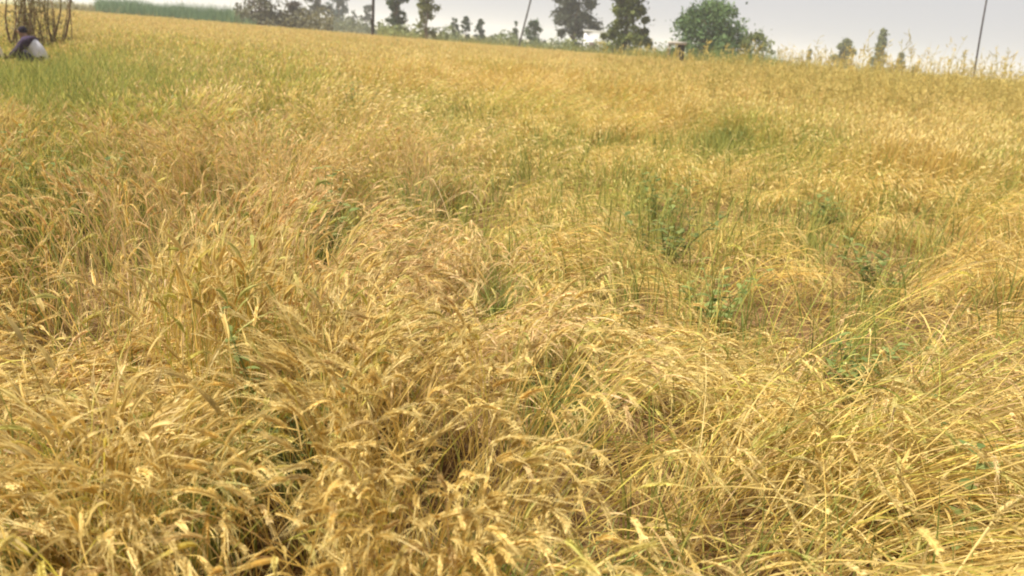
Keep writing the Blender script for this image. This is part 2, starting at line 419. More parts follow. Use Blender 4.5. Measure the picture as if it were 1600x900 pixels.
near = MB()
wheat_block(near, .75, 2.7, 2000, 10, 6, .84, 2)
wheat_block(near, 2.7, 4.6, 2000, 9, 5, .76, 2)
wheat_block(near, 4.6, 8.0, 1500, 8, 5, .86, 1)
x_, y_ = roots(int(area(8, 14) * 900), 8, 14); k_ = keep(x_, y_, .7)
wheat_block(near, 8, 14, 0, 7, 4, np.interp(y_[k_], [8, 14], [1.0, 1.35]), 0, xy=(x_[k_], y_[k_]))
# loose upright stalks left standing in the fallen crop
def uprights(cx, cy, rx, ry, n, l, Lm):
    c = [pix(cx + rng.normal() * rx, cy + rng.normal() * ry, .3) for _ in range(n)]
    x = np.array([p.x for p in c]); y = np.array([p.y for p in c])
    k = (y > 1.25) & (y < 30)
    wheat_block(near, 0, 0, 0, 9, 5, .8, 1, Lmul=Lm, force=l, xy=(x[k], y[k]))
uprights(350, 640, 60, 25, 230, .0, 1.25)
uprights(390, 590, 90, 40, 150, .04, 1.12)
uprights(170, 840, 60, 30, 200, .15, .9)
uprights(640, 275, 25, 30, 380, .06, 1.0)
uprights(560, 560, 120, 60, 60, .2, .9)
near.build('fallen_wheat', M_STRAW)
tag(bpy.data.objects['fallen_wheat'], 'ripe golden wheat flattened and tangled across the near half of the field', 'wheat', kind='stuff')

farm = MB()
x_, y_ = roots(int(area(14, 32) * 300), 14, 32)
wheat_block(farm, 14, 32, 0, 6, 4, np.interp(y_, [14, 32], [1.35, 2.8]), 0, xy=(x_, y_), far=True)
x_, y_ = roots(int(area(32, EDGE) * 75), 32, EDGE)
wheat_block(farm, 32, EDGE, 0, 5, 3, np.interp(y_, [32, EDGE], [3.2, 6]), 0, xy=(x_, y_), far=True)
farm.build('standing_wheat', M_STRAW)
tag(bpy.data.objects['standing_wheat'], 'golden wheat still standing in the far half of the field', 'wheat', kind='stuff')

# straw litter on the soil
lit = MB()
n = 70000; x, y = roots(n, .7, 13)
a = rng.random(n) * 6.283; ln = .05 + .12 * rng.random(n)
p = np.stack([x, y, .006 + .05 * rng.random(n)], 1); d = np.stack([np.cos(a), np.sin(a), .15 * rng.normal(size=n)], 1) * ln[:, None]
q = np.stack([p - d, p, p + d], 1); q[..., 2] = np.maximum(q[..., 2], .004)
lit.ribbons(q, np.full((n, 3), .0022), lerp(PAL['brown'], PAL['straw'], rng.random((n, 1)) * .6) * .8)
lit.build('straw_litter', M_STRAW)
tag(bpy.data.objects['straw_litter'], 'loose broken straw lying on the soil under the wheat', 'straw', kind='stuff')

# green grass growing through the wheat
grs = MB()
def grass_at(x, y, h, w, lean=.35):
    N = len(x); th = rng.random(N) * 6.283; L = h * (.6 + .5 * rng.random(N))
    ts = np.linspace(0, 1, 6)
    o_ = (lean * (.3 + rng.random(N)) * L)[:, None] * ts[None] ** 2
    P = np.stack([x[:, None] + np.cos(th)[:, None] * o_, y[:, None] + np.sin(th)[:, None] * o_, L[:, None] * ts[None] * (1 - .15 * ts[None])], -1)
    W = (w * (.6 + .6 * rng.random(N)))[:, None] * np.interp(ts, [0, .4, 1], [.7, 1, .05])[None]
    c = lerp(np.array([.16, .21, .05]), np.array([.52, .47, .12]), rng.random((N, 1)) ** 1.3)
    return P, W, c
x, y = roots(330000, 1.0, 30); px, py, _a, _b, lod_, _c = field_params(x, y)
k = rng.random(len(x)) < (np.clip(gauss(px, py, GREEN), 0, 1) + .8 * sstep(.34, .64, vnoise(x, y, .24, 91)) * (y < 16)) * .75 * np.interp(y, [1, 5, 30], [.95, 1, 1]) + .014
x, y = x[k], y[k]
P, W, c = grass_at(x, y, np.interp(px[k], [0, 250, 500], [.92, .78, .64]) * np.where(lod_[k] < .5, 1.3, 1) * (1 - .57 * np.clip(gauss(px[k], py[k], [(20, 105, 95, 34, 1.3)]), 0, 1)), .0032 * np.interp(y, [3, 10, 30], [1, 1.8, 4]))
grs.ribbons(P, W, c)
grs.build('green_grass', M_GREEN)
tag(bpy.data.objects['green_grass'], 'green grass blades growing up through the wheat', 'grass', kind='stuff')

# yellow-green grass along the far edge of the field
eg = MB()
def strip(px0, px1, y0, y1, n, h, c0, c1, w=.02):
    u = rng.random(n); a_, b_ = at(px0, 1).x, at(px1, 1).x
    y = y0 + (y1 - y0) * rng.random(n); x = (a_ + (b_ - a_) * u) * y
    hh = h * (.55 + .35 * vnoise(x, y, 2.5, 61) + .45 * rng.random(n))
    P, W, _ = grass_at(x, y, np.maximum(hh, .2), w, .3)
    eg.ribbons(P, W, lerp(np.array(c0), np.array(c1), rng.random((n, 1))))
strip(985, 1230, 66, 78, 8000, 2.0, (.13, .17, .04), (.40, .38, .10))
strip(1100, 1215, 64, 72, 3000, 2.5, (.10, .17, .04), (.30, .34, .08))
strip(1215, 1750, 64, 76, 9000, 1.75, (.28, .27, .08), (.48, .40, .14))
strip(590, 990, 66, 78, 7000, 1.45, (.20, .22, .06), (.45, .38, .12))
strip(-100, 590, 67, 76, 6000, 1.2, (.25, .22, .08), (.48, .38, .16))
eg.build('edge_grass', M_GREEN)
wg = MB()
n = 4200; u = rng.random(n); y = 16 + 40 * rng.random(n); a_, b_ = at(930, 1).x, at(1680, 1).x
x = (a_ + (b_ - a_) * u ** .75) * y
k = vnoise(x / (y / 30), y * .3, 1.3, 81) > -.35; x, y = x[k], y[k]; n = len(x)
h = np.interp((x / y - a_) / (b_ - a_), [0, .4, 1], [1.2, 1.5, 1.75]) * (.68 + .2 * rng.random(n) + .62 * rng.random(n) ** 5)
ts = np.linspace(0, 1, 7); th = rng.random(n) * 6.283; le = (.04 + .16 * rng.random(n)) * h
P = np.stack([x[:, None] + np.cos(th)[:, None] * le[:, None] * ts ** 2, y[:, None] + np.sin(th)[:, None] * le[:, None] * ts ** 2, h[:, None] * ts], -1)
wc = lerp(np.array([.40, .34, .10]), np.array([.66, .51, .17]), rng.random((n, 1)))
wg.ribbons(P, (.006 * np.sqrt(y / 20))[:, None] * np.linspace(1, .4, 7)[None], wc)
for j in range(20):                                   # open seed heads
    t = .62 + .38 * rng.random(n)
    b0 = np.stack([x + np.cos(th) * le * t ** 2, y + np.sin(th) * le * t ** 2, h * t], 1)
    d0 = unit(rng.normal(size=(n, 3)) + np.array([0, 0, 1.0])) * (.06 + .09 * rng.random((n, 1)))
    wg.ribbons(np.stack([b0, b0 + d0 * .6, b0 + d0], 1), (.0075 * np.sqrt(y / 20))[:, None] * np.array([[.5, 1, .6]]), wc)
wg.build('wild_grass', M_GREEN)
tag(bpy.data.objects['wild_grass'], 'thin feathery wild grass rising above the standing wheat at right', 'grass', kind='stuff')
tag(bpy.data.objects['edge_grass'], 'tall yellow green grass growing along the far edge of the wheat', 'grass', kind='stuff')
eg = MB()
strip(150, 365, 84, 130, 15000, 2.7, (.10, .17, .09), (.20, .28, .14), .04)
strip(330, 400, 84, 130, 1500, 2.0, (.10, .17, .09), (.22, .28, .14), .04)
strip(60, 200, 84, 130, 4000, 1.9, (.22, .20, .10), (.36, .32, .17), .04)
eg.build('green_crop', M_GREEN)
tag(bpy.data.objects['green_crop'], 'block of dark green crop beyond the wheat at the upper left', 'crop', kind='stuff')

# ------------------------------------------------------------------ trees
def tree(name, label, cat, px, dist, h, w, crown0, col0, col1, n=2600, leaf=.30, trunk_r=.16, lumps=16, group=None, bark=(.16, .12, .085), trunks=1, shape='round', seed=0):
    rs = np.random.default_rng(900 + seed + int(px))
    root = empty(name, at(px, dist))
    tag(root, label, cat, group)
    tb = MB(); cb = MB()
    cen = []
    lumps = int(lumps * 2.6)
    for i in range(lumps):
        u = rs.random(); z = crown0 + (h - crown0) * (u ** .85)
        f = (z - crown0) / (h - crown0)
        if shape == 'round': rr = math.sqrt(max(.05, 1 - (2 * f - .85) ** 2)) * .78
        elif shape == 'cone': rr = (1.02 - f) * .8
        elif shape == 'dome': rr = math.sqrt(max(.03, 1 - f ** 2)) * .85
        else: rr = .82 + .12 * math.sin(f * 9)
        a = rs.random() * 6.283; q = (rr * (.85 + .35 * rs.random())) * math.sqrt(rs.random()) * w / 2
        cen.append((q * math.cos(a), q * math.sin(a), z))
    cen = np.array(cen)
    for k in range(trunks):
        off = np.array([(k - (trunks - 1) / 2) * .5 * trunk_r * 6, rs.normal() * .2, 0]) if trunks > 1 else np.zeros(3)
        top = np.array([rs.normal() * .12 * w, rs.normal() * .12 * w, lerp(crown0, h, .75)])
        ts = np.linspace(0, 1, 7)[:, None]
        pts = off * (1 - ts * .3) + top * ts + np.concatenate([rs.normal(size=(7, 2)) * .03 * h * ts, np.zeros((7, 1))], 1)
        pts[0, 2] = -.05
        tb.tube(pts, trunk_r * np.linspace(1.25, .3, 7), np.array(bark))
        for c in cen[k::trunks][:9]:
            i = min(5, max(1, int(6 * (c[2] / max(top[2], .1)) * .6)))
            b0 = pts[i]; m_ = (b0 + c) / 2 + np.array([0, 0, -.05 * w])
            tb.tube(np.array([b0, m_, c]), trunk_r * np.array([.45, .3, .1]), np.array(bark), 5)
    # leaves: on shells of uneven lumps, thinner outside
    per = n // lumps
    for c in cen:
        r = w * (.07 + .10 * rs.random() ** 1.5)
        m = int(per * (.5 + rs.random()))
        d = unit(rs.normal(size=(m, 3))) * (rs.random((m, 1)) ** .45) * r * np.array([1, 1, .8])
        P = c + d
        P[:, 2] = np.maximum(P[:, 2], .05)
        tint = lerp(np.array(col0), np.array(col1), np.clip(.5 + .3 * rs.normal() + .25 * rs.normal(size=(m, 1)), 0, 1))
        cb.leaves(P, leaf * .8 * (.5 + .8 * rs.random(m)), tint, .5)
    m = n // 2; k1 = rs.integers(0, lumps, m); k2 = rs.integers(0, lumps, m)
    ok = np.abs(cen[k1, 2] - cen[k2, 2]) < .16 * (h - crown0); k1, k2 = k1[ok], k2[ok]; m = len(k1)
    P = lerp(cen[k1], cen[k2], rs.random((m, 1))) + rs.normal(size=(m, 3)) * w * .05; P[:, 2] = np.maximum(P[:, 2], .05)
    cb.leaves(P, leaf * .7 * (.5 + .8 * rs.random(m)), lerp(np.array(col0), np.array(col1), rs.random((m, 1))), .3)
    # loose outer sprays
    m = n // 5; k = rs.integers(0, lumps, m); P = cen[k] + rs.normal(size=(m, 3)) * w * .07; P[:, 2] = np.maximum(P[:, 2], .05)
    cb.leaves(P, leaf * .7 * (.5 + .8 * rs.random(m)), lerp(np.array(col0), np.array(col1), rs.random((m, 1))), .3)
    tb.build('trunk', M_BARK, root, smooth=True); cb.build('crown', M_LEAF, root)
    return root
G_T = 'trees along the far edge of the field'
px2m = lambda p, d: p * d / F
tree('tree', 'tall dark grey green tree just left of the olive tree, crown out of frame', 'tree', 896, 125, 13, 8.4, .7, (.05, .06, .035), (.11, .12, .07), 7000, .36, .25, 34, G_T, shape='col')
tree('tree', 'tall olive green tree with bare trunk foot standing by the field edge', 'tree', 976, 88, 10, 5.5, .9, (.06, .085, .02), (.20, .22, .05), 7500, .28, .22, 34, G_T, shape='col', seed=3)
tree('bushy_tree', 'wide rounded green bush like tree right of the olive tree', 'tree', 1108, 82, 5.9, 9.3, .5, (.06, .11, .04), (.17, .25, .085), 8000, .24, .14, 40, G_T, shape='dome', trunks=3)
tree('shrub', 'low yellow green shrub at the right foot of the wide green bush', 'shrub', 1180, 78, 3.6, 4.6, .2, (.10, .14, .04), (.24, .26, .08), 1500, .18, .05, 18, None, trunks=3, shape='dome')
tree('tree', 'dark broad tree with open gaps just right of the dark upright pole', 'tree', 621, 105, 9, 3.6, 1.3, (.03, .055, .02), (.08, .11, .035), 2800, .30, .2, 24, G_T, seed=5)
tree('tree', 'light yellow green tree beside the dark broad tree', 'tree', 666, 92, 8, 3.2, .5, (.10, .12, .035), (.24, .24, .08), 2600, .26, .16, 22, G_T, shape='col', seed=6)
tree('tree', 'blue grey distant tree right of the pale gap at upper left', 'tree', 529, 185, 10, 6.0, .5, (.045, .07, .06), (.08, .115, .09), 2200, .45, .25, 22, G_T, shape='col', seed=7)
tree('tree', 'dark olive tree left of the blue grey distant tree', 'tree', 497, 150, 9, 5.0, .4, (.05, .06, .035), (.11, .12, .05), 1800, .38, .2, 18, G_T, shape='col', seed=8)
tree('tree', 'thin grey brown tree with several bare trunks at upper left', 'tree', 405, 95, 7.5, 6.4, .6, (.10, .10, .06), (.20, .19, .10), 1500, .24, .12, 22, G_T, trunks=5, bark=(.22, .18, .15), seed=9)
tree('shrub', 'dark brown shrub low to the ground beneath the pale gap', 'shrub', 459, 98, 3.4, 4.4, .1, (.06, .05, .035), (.13, .10, .07), 1300, .24, .06, 16, None, shape='dome', trunks=3)
tree('shrub', 'small square topped grey shrub just left of the dark upright pole', 'shrub', 571, 190, 5.8, 3.2, .2, (.06, .08, .06), (.10, .12, .085), 900, .38, .1, 14, None, shape='col')
tree('shrub', 'low grey green shrub between the blue grey tree and the square shrub', 'shrub', 552, 200, 4.3, 3.8, .2, (.06, .08, .06), (.10, .12, .085), 700, .38, .1, 12, None, shape='dome')
G_S = 'small shrubs in a row on the horizon'
for i, (p_, h_, w_, lb) in enumerate(((709, 4.2, 1.8, 'leftmost of the three narrow shrubs in a row on the horizon'), (727, 4.0, 2.0, 'middle one of the three narrow shrubs in a row on the horizon'), (749, 3.7, 2.2, 'lowest and rightmost of the three narrow shrubs in a row'))):
    tree('shrub', lb, 'shrub', p_, 130, h_, w_, .1, (.055, .08, .05), (.12, .15, .08), 800, .28, .08, 12, G_S, shape='round', seed=20 + i)
tree('shrub', 'small narrow green shrub at the foot of the leaning pole, left side', 'shrub', 804, 140, 4.0, 2.2, .1, (.055, .09, .04), (.12, .16, .07), 700, .28, .08, 10, None, shape='cone', seed=31)
tree('shrub', 'rounded green shrub just right of the leaning pole', 'shrub', 833, 130, 4.1, 4.2, .1, (.055, .09, .04), (.12, .16, .07), 1500, .28, .08, 16, None, shape='dome', seed=32)
G_R = 'hazy trees on the right skyline'
tree('tree', 'rounded hazy green tree, leftmost big one on the right skyline', 'tree', 1317, 150, 5.8, 4.6, .2, (.12, .15, .05), (.27, .27, .10), 2600, .34, .12, 20, G_R, shape='round', seed=41)
tree('tree', 'tallest hazy tree on the right skyline with a pointed top', 'tree', 1369, 150, 7.8, 4.4, .2, (.10, .13, .05), (.23, .24, .09), 2600, .34, .12, 22, G_R, shape='cone', seed=42)
tree('tree', 'short hazy tree just right of the tallest one on the right skyline', 'tree', 1404, 150, 4.3, 3.4, .2, (.11, .13, .05), (.23, .24, .09), 1200, .32, .1, 14, G_R, shape='cone', seed=43)
tree('tree', 'tiny narrow tree between the wide green bush and the right skyline trees', 'tree', 1263, 150, 3.7, 1.9, .2, (.08, .11, .05), (.16, .18, .08), 700, .3, .08, 10, G_R, shape='cone', seed=44)
tree('shrub', 'tiny dark shrub right of the short hazy tree', 'shrub', 1428, 140, 2.7, 1.6, .1, (.06, .09, .04), (.12, .15, .06), 400, .28, .06, 8, None, shape='dome', seed=45)

# brown stemmed shrub beside the two people
def left_shrub():
    base = pix(22, 80, .35); base.z = 0; base.y += .8
    root = empty('tall_shrub', base)
    tag(root, 'tall brown stemmed shrub with thin dull leaves behind the crouching people at upper left', 'shrub')
    tb = MB(); cb = MB(); rs = np.random.default_rng(77)
    for i in range(34):
        a = rs.uniform(-.6, .6); ox = rs.uniform(-.55, .62)
        h = rs.uniform(1.5, 2.6)
        ts = np.linspace(0, 1, 7)
        pts = np.stack([ox + a * .35 * ts * h + .05 * np.sin(ts * 7 + i), rs.normal() * .3 + rs.normal() * .2 * ts, ts * h], 1)
        r = rs.choice([.012, .016, .03], p=[.5, .3, .2])
        tb.tube(pts, r * np.linspace(1.2, .35, 7), np.array((.20, .135, .075)) * rs.uniform(.7, 1.3), 6)
        for j in range(75):
            t = rs.uniform(.1, 1); p = np.array([np.interp(t, ts, pts[:, k]) for k in range(3)]) + rs.normal(size=3) * .12
            cb.leaves(p[None], np.array([.045 * rs.uniform(.6, 1.4)]), lerp(np.array([.16, .14, .05]), np.array([.42, .36, .17]), rs.random())[None], 0, .6)
    tb.build('stem', M_BARK, root, smooth=True); cb.build('foliage', M_LEAF, root)
left_shrub()

# low undergrowth joining the far trees
ug = MB()
def under(px0, px1, y0, y1, n, h, c0, c1, seed):
    u = rng.random(n); a_, b_ = at(px0, 1).x, at(px1, 1).x
    y = y0 + (y1 - y0) * rng.random(n); x = (a_ + (b_ - a_) * u) * y
    hh = h * np.clip(.55 + .7 * vnoise(x, y, 4, seed) + .3 * vnoise(x, y, 1.5, seed + 1), .12, 1.3)
    ug.leaves(np.stack([x, y, hh * rng.random(n) ** .7 + .05], 1), .22 * (.5 + .8 * rng.random(n)), lerp(np.array(c0), np.array(c1), rng.random((n, 1))), .3)
under(365, 520, 92, 112, 6000, 2.4, (.09, .09, .05), (.22, .20, .10), 101)
under(520, 600, 130, 150, 2000, 2.2, (.10, .12, .07), (.20, .21, .12), 103)
under(590, 700, 92, 110, 3000, 1.9, (.11, .14, .05), (.26, .28, .10), 105)
under(690, 900, 110, 135, 5000, 2.0, (.09, .12, .05), (.22, .24, .10), 107)
under(880, 1060, 84, 100, 4000, 1.9, (.10, .13, .05), (.26, .27, .10), 109)
under(1200, 1700, 120, 150, 6000, 1.7, (.14, .17, .07), (.30, .30, .13), 111)
ug.build('undergrowth', M_LEAF)
tag(bpy.data.objects['undergrowth'], 'low grey green undergrowth along the horizon between the far trees', 'undergrowth', kind='stuff')

# ------------------------------------------------------------------ poles
def pole(label, base, top, r0_, r1_, col, name='utility_pole', fitting=None, bend=0):
    root = empty(name, base); tag(root, label, 'pole')
    d = np.array(top - base); ts = np.linspace(0, 1, 9)
    pts = d[None] * ts[:, None]; pts[:, 0] += bend * np.sin(ts * math.pi); pts[0] -= d * .01
    mb = MB(); mb.tube(pts, np.linspace(r0_, r1_, 9), np.array(col), 10)
    mb.build('shaft', M_BARK, root, smooth=True)
    if fitting:
        b = MB()
        z, s_ = fitting; c = d * z / d[2]
        b.tube(np.array([c + (0, -r0_, -s_), c + (0, -r0_ - .02, 0), c + (0, -r0_, s_)]), np.array([.12, .17, .12]), np.array(col) * .9, 8)
        b.build('switch_box', M_BARK, root)
        b = MB(); zt = d[2] - .35; c = d * zt / d[2]
        b.tube(np.array([c + (-.75, 0, 0), c, c + (.75, 0, 0)]), np.array([.05, .06, .05]), np.array(col), 6)
        b.build('crossarm', M_BARK, root)
        for k in (-.65, 0, .65):
            b = MB(); b.tube(np.array([c + (k, 0, .05), c + (k, 0, .16), c + (k, 0, .22)]), np.array([.03, .05, .025]), np.array((.45, .43, .4)), 8)
            b.build('insulator', M_PLASTER, root)
b_ = at(582.5, 67.0); t_ = b_ + Vector((-.02, 0, 7.5)); 
pole('dark upright pole standing at the far field edge left of centre', b_, t_, .13, .10, (.055, .045, .04), fitting=(1.95, .22))
b_ = at(808, 72.0); pole('thin grey pole leaning to the right at the far field edge', b_, b_ + Vector((1.35, .3, 7.5)), .09, .07, (.11, .105, .10), bend=.05)
b_ = pix(1519, 150, .62); b_.z = 0
pole('slender dark pole rising out of the wheat at the right edge', b_, b_ + Vector((-.42, 0, 5.2)), .045, .035, (.075, .065, .06), name='slender_pole', bend=-.03)

# ------------------------------------------------------------------ tall weeds on the right skyline
def plume(label, px, base_y, h, n, spread, seed):
    rs = np.random.default_rng(seed)
    b = pix(px, base_y, .6); b.z = 0
    root = empty('tall_weed', b); tag(root, label, 'weed', 'tall thin weeds standing above the wheat')
    st = MB(); fo = MB()
    for i in range(n):
        a = rs.uniform(-1, 1) * spread; hh = h * rs.uniform(.6, 1.05); ts = np.linspace(0, 1, 6)
        P = np.stack([a * hh * ts ** 1.3 + rs.normal() * .03, rs.normal() * spread * hh * ts, hh * ts], 1)[None]
        st.ribbons(P, np.linspace(.006, .002, 6)[None], np.array([[.30, .28, .14]]))
        m = 26; t = rs.uniform(.35, 1, m)
        Q = np.stack([np.interp(t, ts, P[0, :, k]) for k in range(3)], 1) + rs.normal(size=(m, 3)) * .035
        fo.leaves(Q, .028 * rs.uniform(.5, 1.3, m), lerp(np.array([.22, .24, .10]), np.array([.40, .38, .20]), rs.random((m, 1))), 0, .6)
    st.build('stem', M_GREEN, root); fo.build('foliage', M_GREEN, root)
plume('tall feathery grey green weed beside the slender dark pole', 1510, 152, 1.75, 16, .20, 1)
plume('feathery yellowish weed in front of the rounded hazy tree on the right skyline', 1335, 122, 1.35, 12, .25, 2)
plume('sparse yellowish weed right of the short hazy tree on the skyline', 1450, 140, 1.2, 10, .28, 3)
plume('thin weed at the far right edge of the frame', 1588, 158, 1.3, 10, .22, 4)
plume('small feathery weed left of the hazy trees on the skyline', 1285, 116, 1.15, 8, .2, 5)

# ------------------------------------------------------------------ green weeds among the fallen wheat
def broad_leaf(mb, p, d, ln, wd, col):
    ts = np.linspace(0, 1, 6)
    P = p[None] + d[None] * ln * ts[:, None] + np.array([0, 0, -.35 * ln])[None] * (ts ** 2)[:, None]
    W = np.interp(ts, [0, .2, .45, .8, 1], [.08, .8, 1, .5, .03]) * wd
    mb.ribbons(P[None], W[None], np.array(col)[None], side=np.array([[0, 0, 1.0]]))
def weed(label, px, py, h, kind, seed, dark=1.0, name='green_weed'):
    rs = np.random.default_rng(seed)
    b = pix(px, py, .32); b.z = 0
    sc = max(1.0, b.y / 9)
    g0, g1 = np.array([.15, .205, .06]) * (.45 + .55 * dark), np.array([.33, .38, .12]) * (.45 + .55 * dark)
    h *= float(np.interp(px, [300, 600, 900], [1.35, 1.3, .9]))
    if kind == 'tuft':
        mb = MB(); n = 90; r = .07 * sc
        x = rs.normal(size=n) * r; y = rs.normal(size=n) * r
        P, W, c = grass_at(x, y, h, .0042 * sc, .5); mb.ribbons(P, W, lerp(g0, g1 * 1.3, rs.random((n, 1))))
        o = mb.build('grass_tuft', M_GREEN); o.location = b; tag(o, label, 'grass', 'green weeds in the wheat'); return
    root = empty(name, b, rs.random() * 6); tag(root, label, 'weed', 'green weeds in the wheat')
    st = MB(); lf = MB()
    ns = 1 if kind == 'broad' else 12
    for i in range(ns):
        a = rs.random() * 6.283; le = .1 if ns == 1 else rs.uniform(.15, .95 if px > 700 else .4)
        hh = h * (1 if ns == 1 else rs.uniform(.45, 1.1)); ts = np.linspace(0, 1, 6)
        pts = np.stack([math.cos(a) * le * hh * ts ** 1.4, math.sin(a) * le * hh * ts ** 1.4, hh * ts], 1)
        st.tube(pts, np.linspace(.0045, .0018, 6) * sc, g1, 5)
        nlv = 9 if ns == 1 else 11
        for j in range(nlv):
            t = .3 + .7 * (j + 1) / nlv; p = np.array([np.interp(t, ts, pts[:, k]) for k in range(3)])
            aa = j * 2.4 + rs.normal() * .4; d = np.array([math.cos(aa), math.sin(aa), rs.uniform(.1, .7)])
            ln = (rs.uniform(.07, .12) if ns == 1 else rs.uniform(.05, .095)) * math.sqrt(sc) * min(1, max(.6, b.y / 4.5))
            broad_leaf(lf, p, d, ln, ln * (.30 if ns == 1 else .23), lerp(g0, g1, rs.random()))
    st.build('stem', M_GREEN, root, smooth=True); lf.build('foliage', M_GREEN, root)
WEEDS = [
 ('broad leaved dark green weed low at the right edge of the near wheat', 1516, 790, .56, 'broad', .8),
 ('dark green bushy weed among upright stalks in the left foreground', 450, 690, .55, 'bush', .65),
 ('dark green weed beside the brown hollow right of centre', 1048, 362, .55, 'bush', .5),
 ('grey green bushy weed in the flattened wheat at right of centre', 1338, 540, .50, 'bush', .9),
 ('pale green thin weed above the dark one right of centre', 1030, 310, .6, 'bush', 1.2),
 ('green weed in a hollow left of centre', 510, 380, .52, 'bush', .8),
 ('bright green tuft in the middle of the flattened wheat', 782, 455, .50, 'tuft', 1.2),
 ('long green tuft at the left of the brown hollow below centre', 885, 590, .48, 'tuft', .9),
 ('green patch of weeds against the edge of the standing wheat', 1130, 212, .6, 'bush', .9),
 ('small green weed right of the green patch along the standing wheat', 1165, 214, .5, 'bush', .9),
 ('dark green weed under the standing wheat on the right', 1285, 228, .6, 'bush', .7),
 ('green weed half way between the centre hollow and the right edge', 1290, 315, .5, 'bush', 1.0),
 ('green weed beside orange flattened straw at right', 1370, 410, .5, 'bush', .8),
 ('green weed at the bottom edge under the centre', 785, 850, .44, 'tuft', 1.0),
 ('green grass tuft at the bottom edge right of the centre', 965, 860, .42, 'tuft', .9),
 ('green tuft at the bottom left corner', 15, 850, .5, 'tuft', .9),
 ('small green weed at the left in the dark clump', 30, 330, .55, 'bush', .8),
 ('dark green weed by the dark clump at the left', 130, 325, .5, 'bush', .6),
 ('small dark green weed far off in the wheat below the upright pole', 607, 92, .8, 'bush', .5),
 ('green weed in the wheat left of the golden upright stalks', 560, 190, .6, 'bush', .8),
 ('small green weed left of the orange straw at far right', 1555, 275, .6, 'bush', .7),
 ('green grass tuft by the left foreground stalks', 285, 780, .5, 'tuft', 1.0),
 ('tiny dark green weed above the broad leaved weed at right', 1535, 690, .42, 'bush', .6),
 ('green weed under the grey green one by the right hollow', 1130, 450, .45, 'bush', .9),
 ('green tuft in the shade left of centre', 640, 300, .5, 'tuft', 1.0),
]
for i, (lb, px, py, h, k, dk) in enumerate(WEEDS): weed(lb, px, py, h, k, 300 + i, dk)

# ------------------------------------------------------------------ crouching people
def skin(name, verts, edges, rad, mat, parent, col, sub=2):
    me = bpy.data.meshes.new(name); me.from_pydata(verts, edges, [])
    o = bpy.data.objects.new(name, me); COL.objects.link(o)
    o.modifiers.new('skin', 'SKIN'); s_ = o.modifiers.new('sub', 'SUBSURF'); s_.levels = sub; s_.render_levels = sub
    for v, r in zip(me.skin_vertices[0].data, rad): v.radius = (r, r) if not isinstance(r, tuple) else r
    me.skin_vertices[0].data[0].use_root = True
    dg = bpy.context.evaluated_depsgraph_get(); ev = o.evaluated_get(dg)
    m2 = bpy.data.meshes.new_from_object(ev)
    bpy.data.objects.remove(o)
    m2.name = name
    a_ = m2.color_attributes.new('tint', 'FLOAT_COLOR', 'POINT')
    a_.data.foreach_set('color', np.tile(np.array([*col, 1], np.float32), len(m2.vertices)))
    m2.materials.clear(); m2.materials.append(mat)
    m2.polygons.foreach_set('use_smooth', np.ones(len(m2.polygons), bool))
    r = bpy.data.objects.new(name, m2); COL.objects.link(r); r.parent = parent
    return r
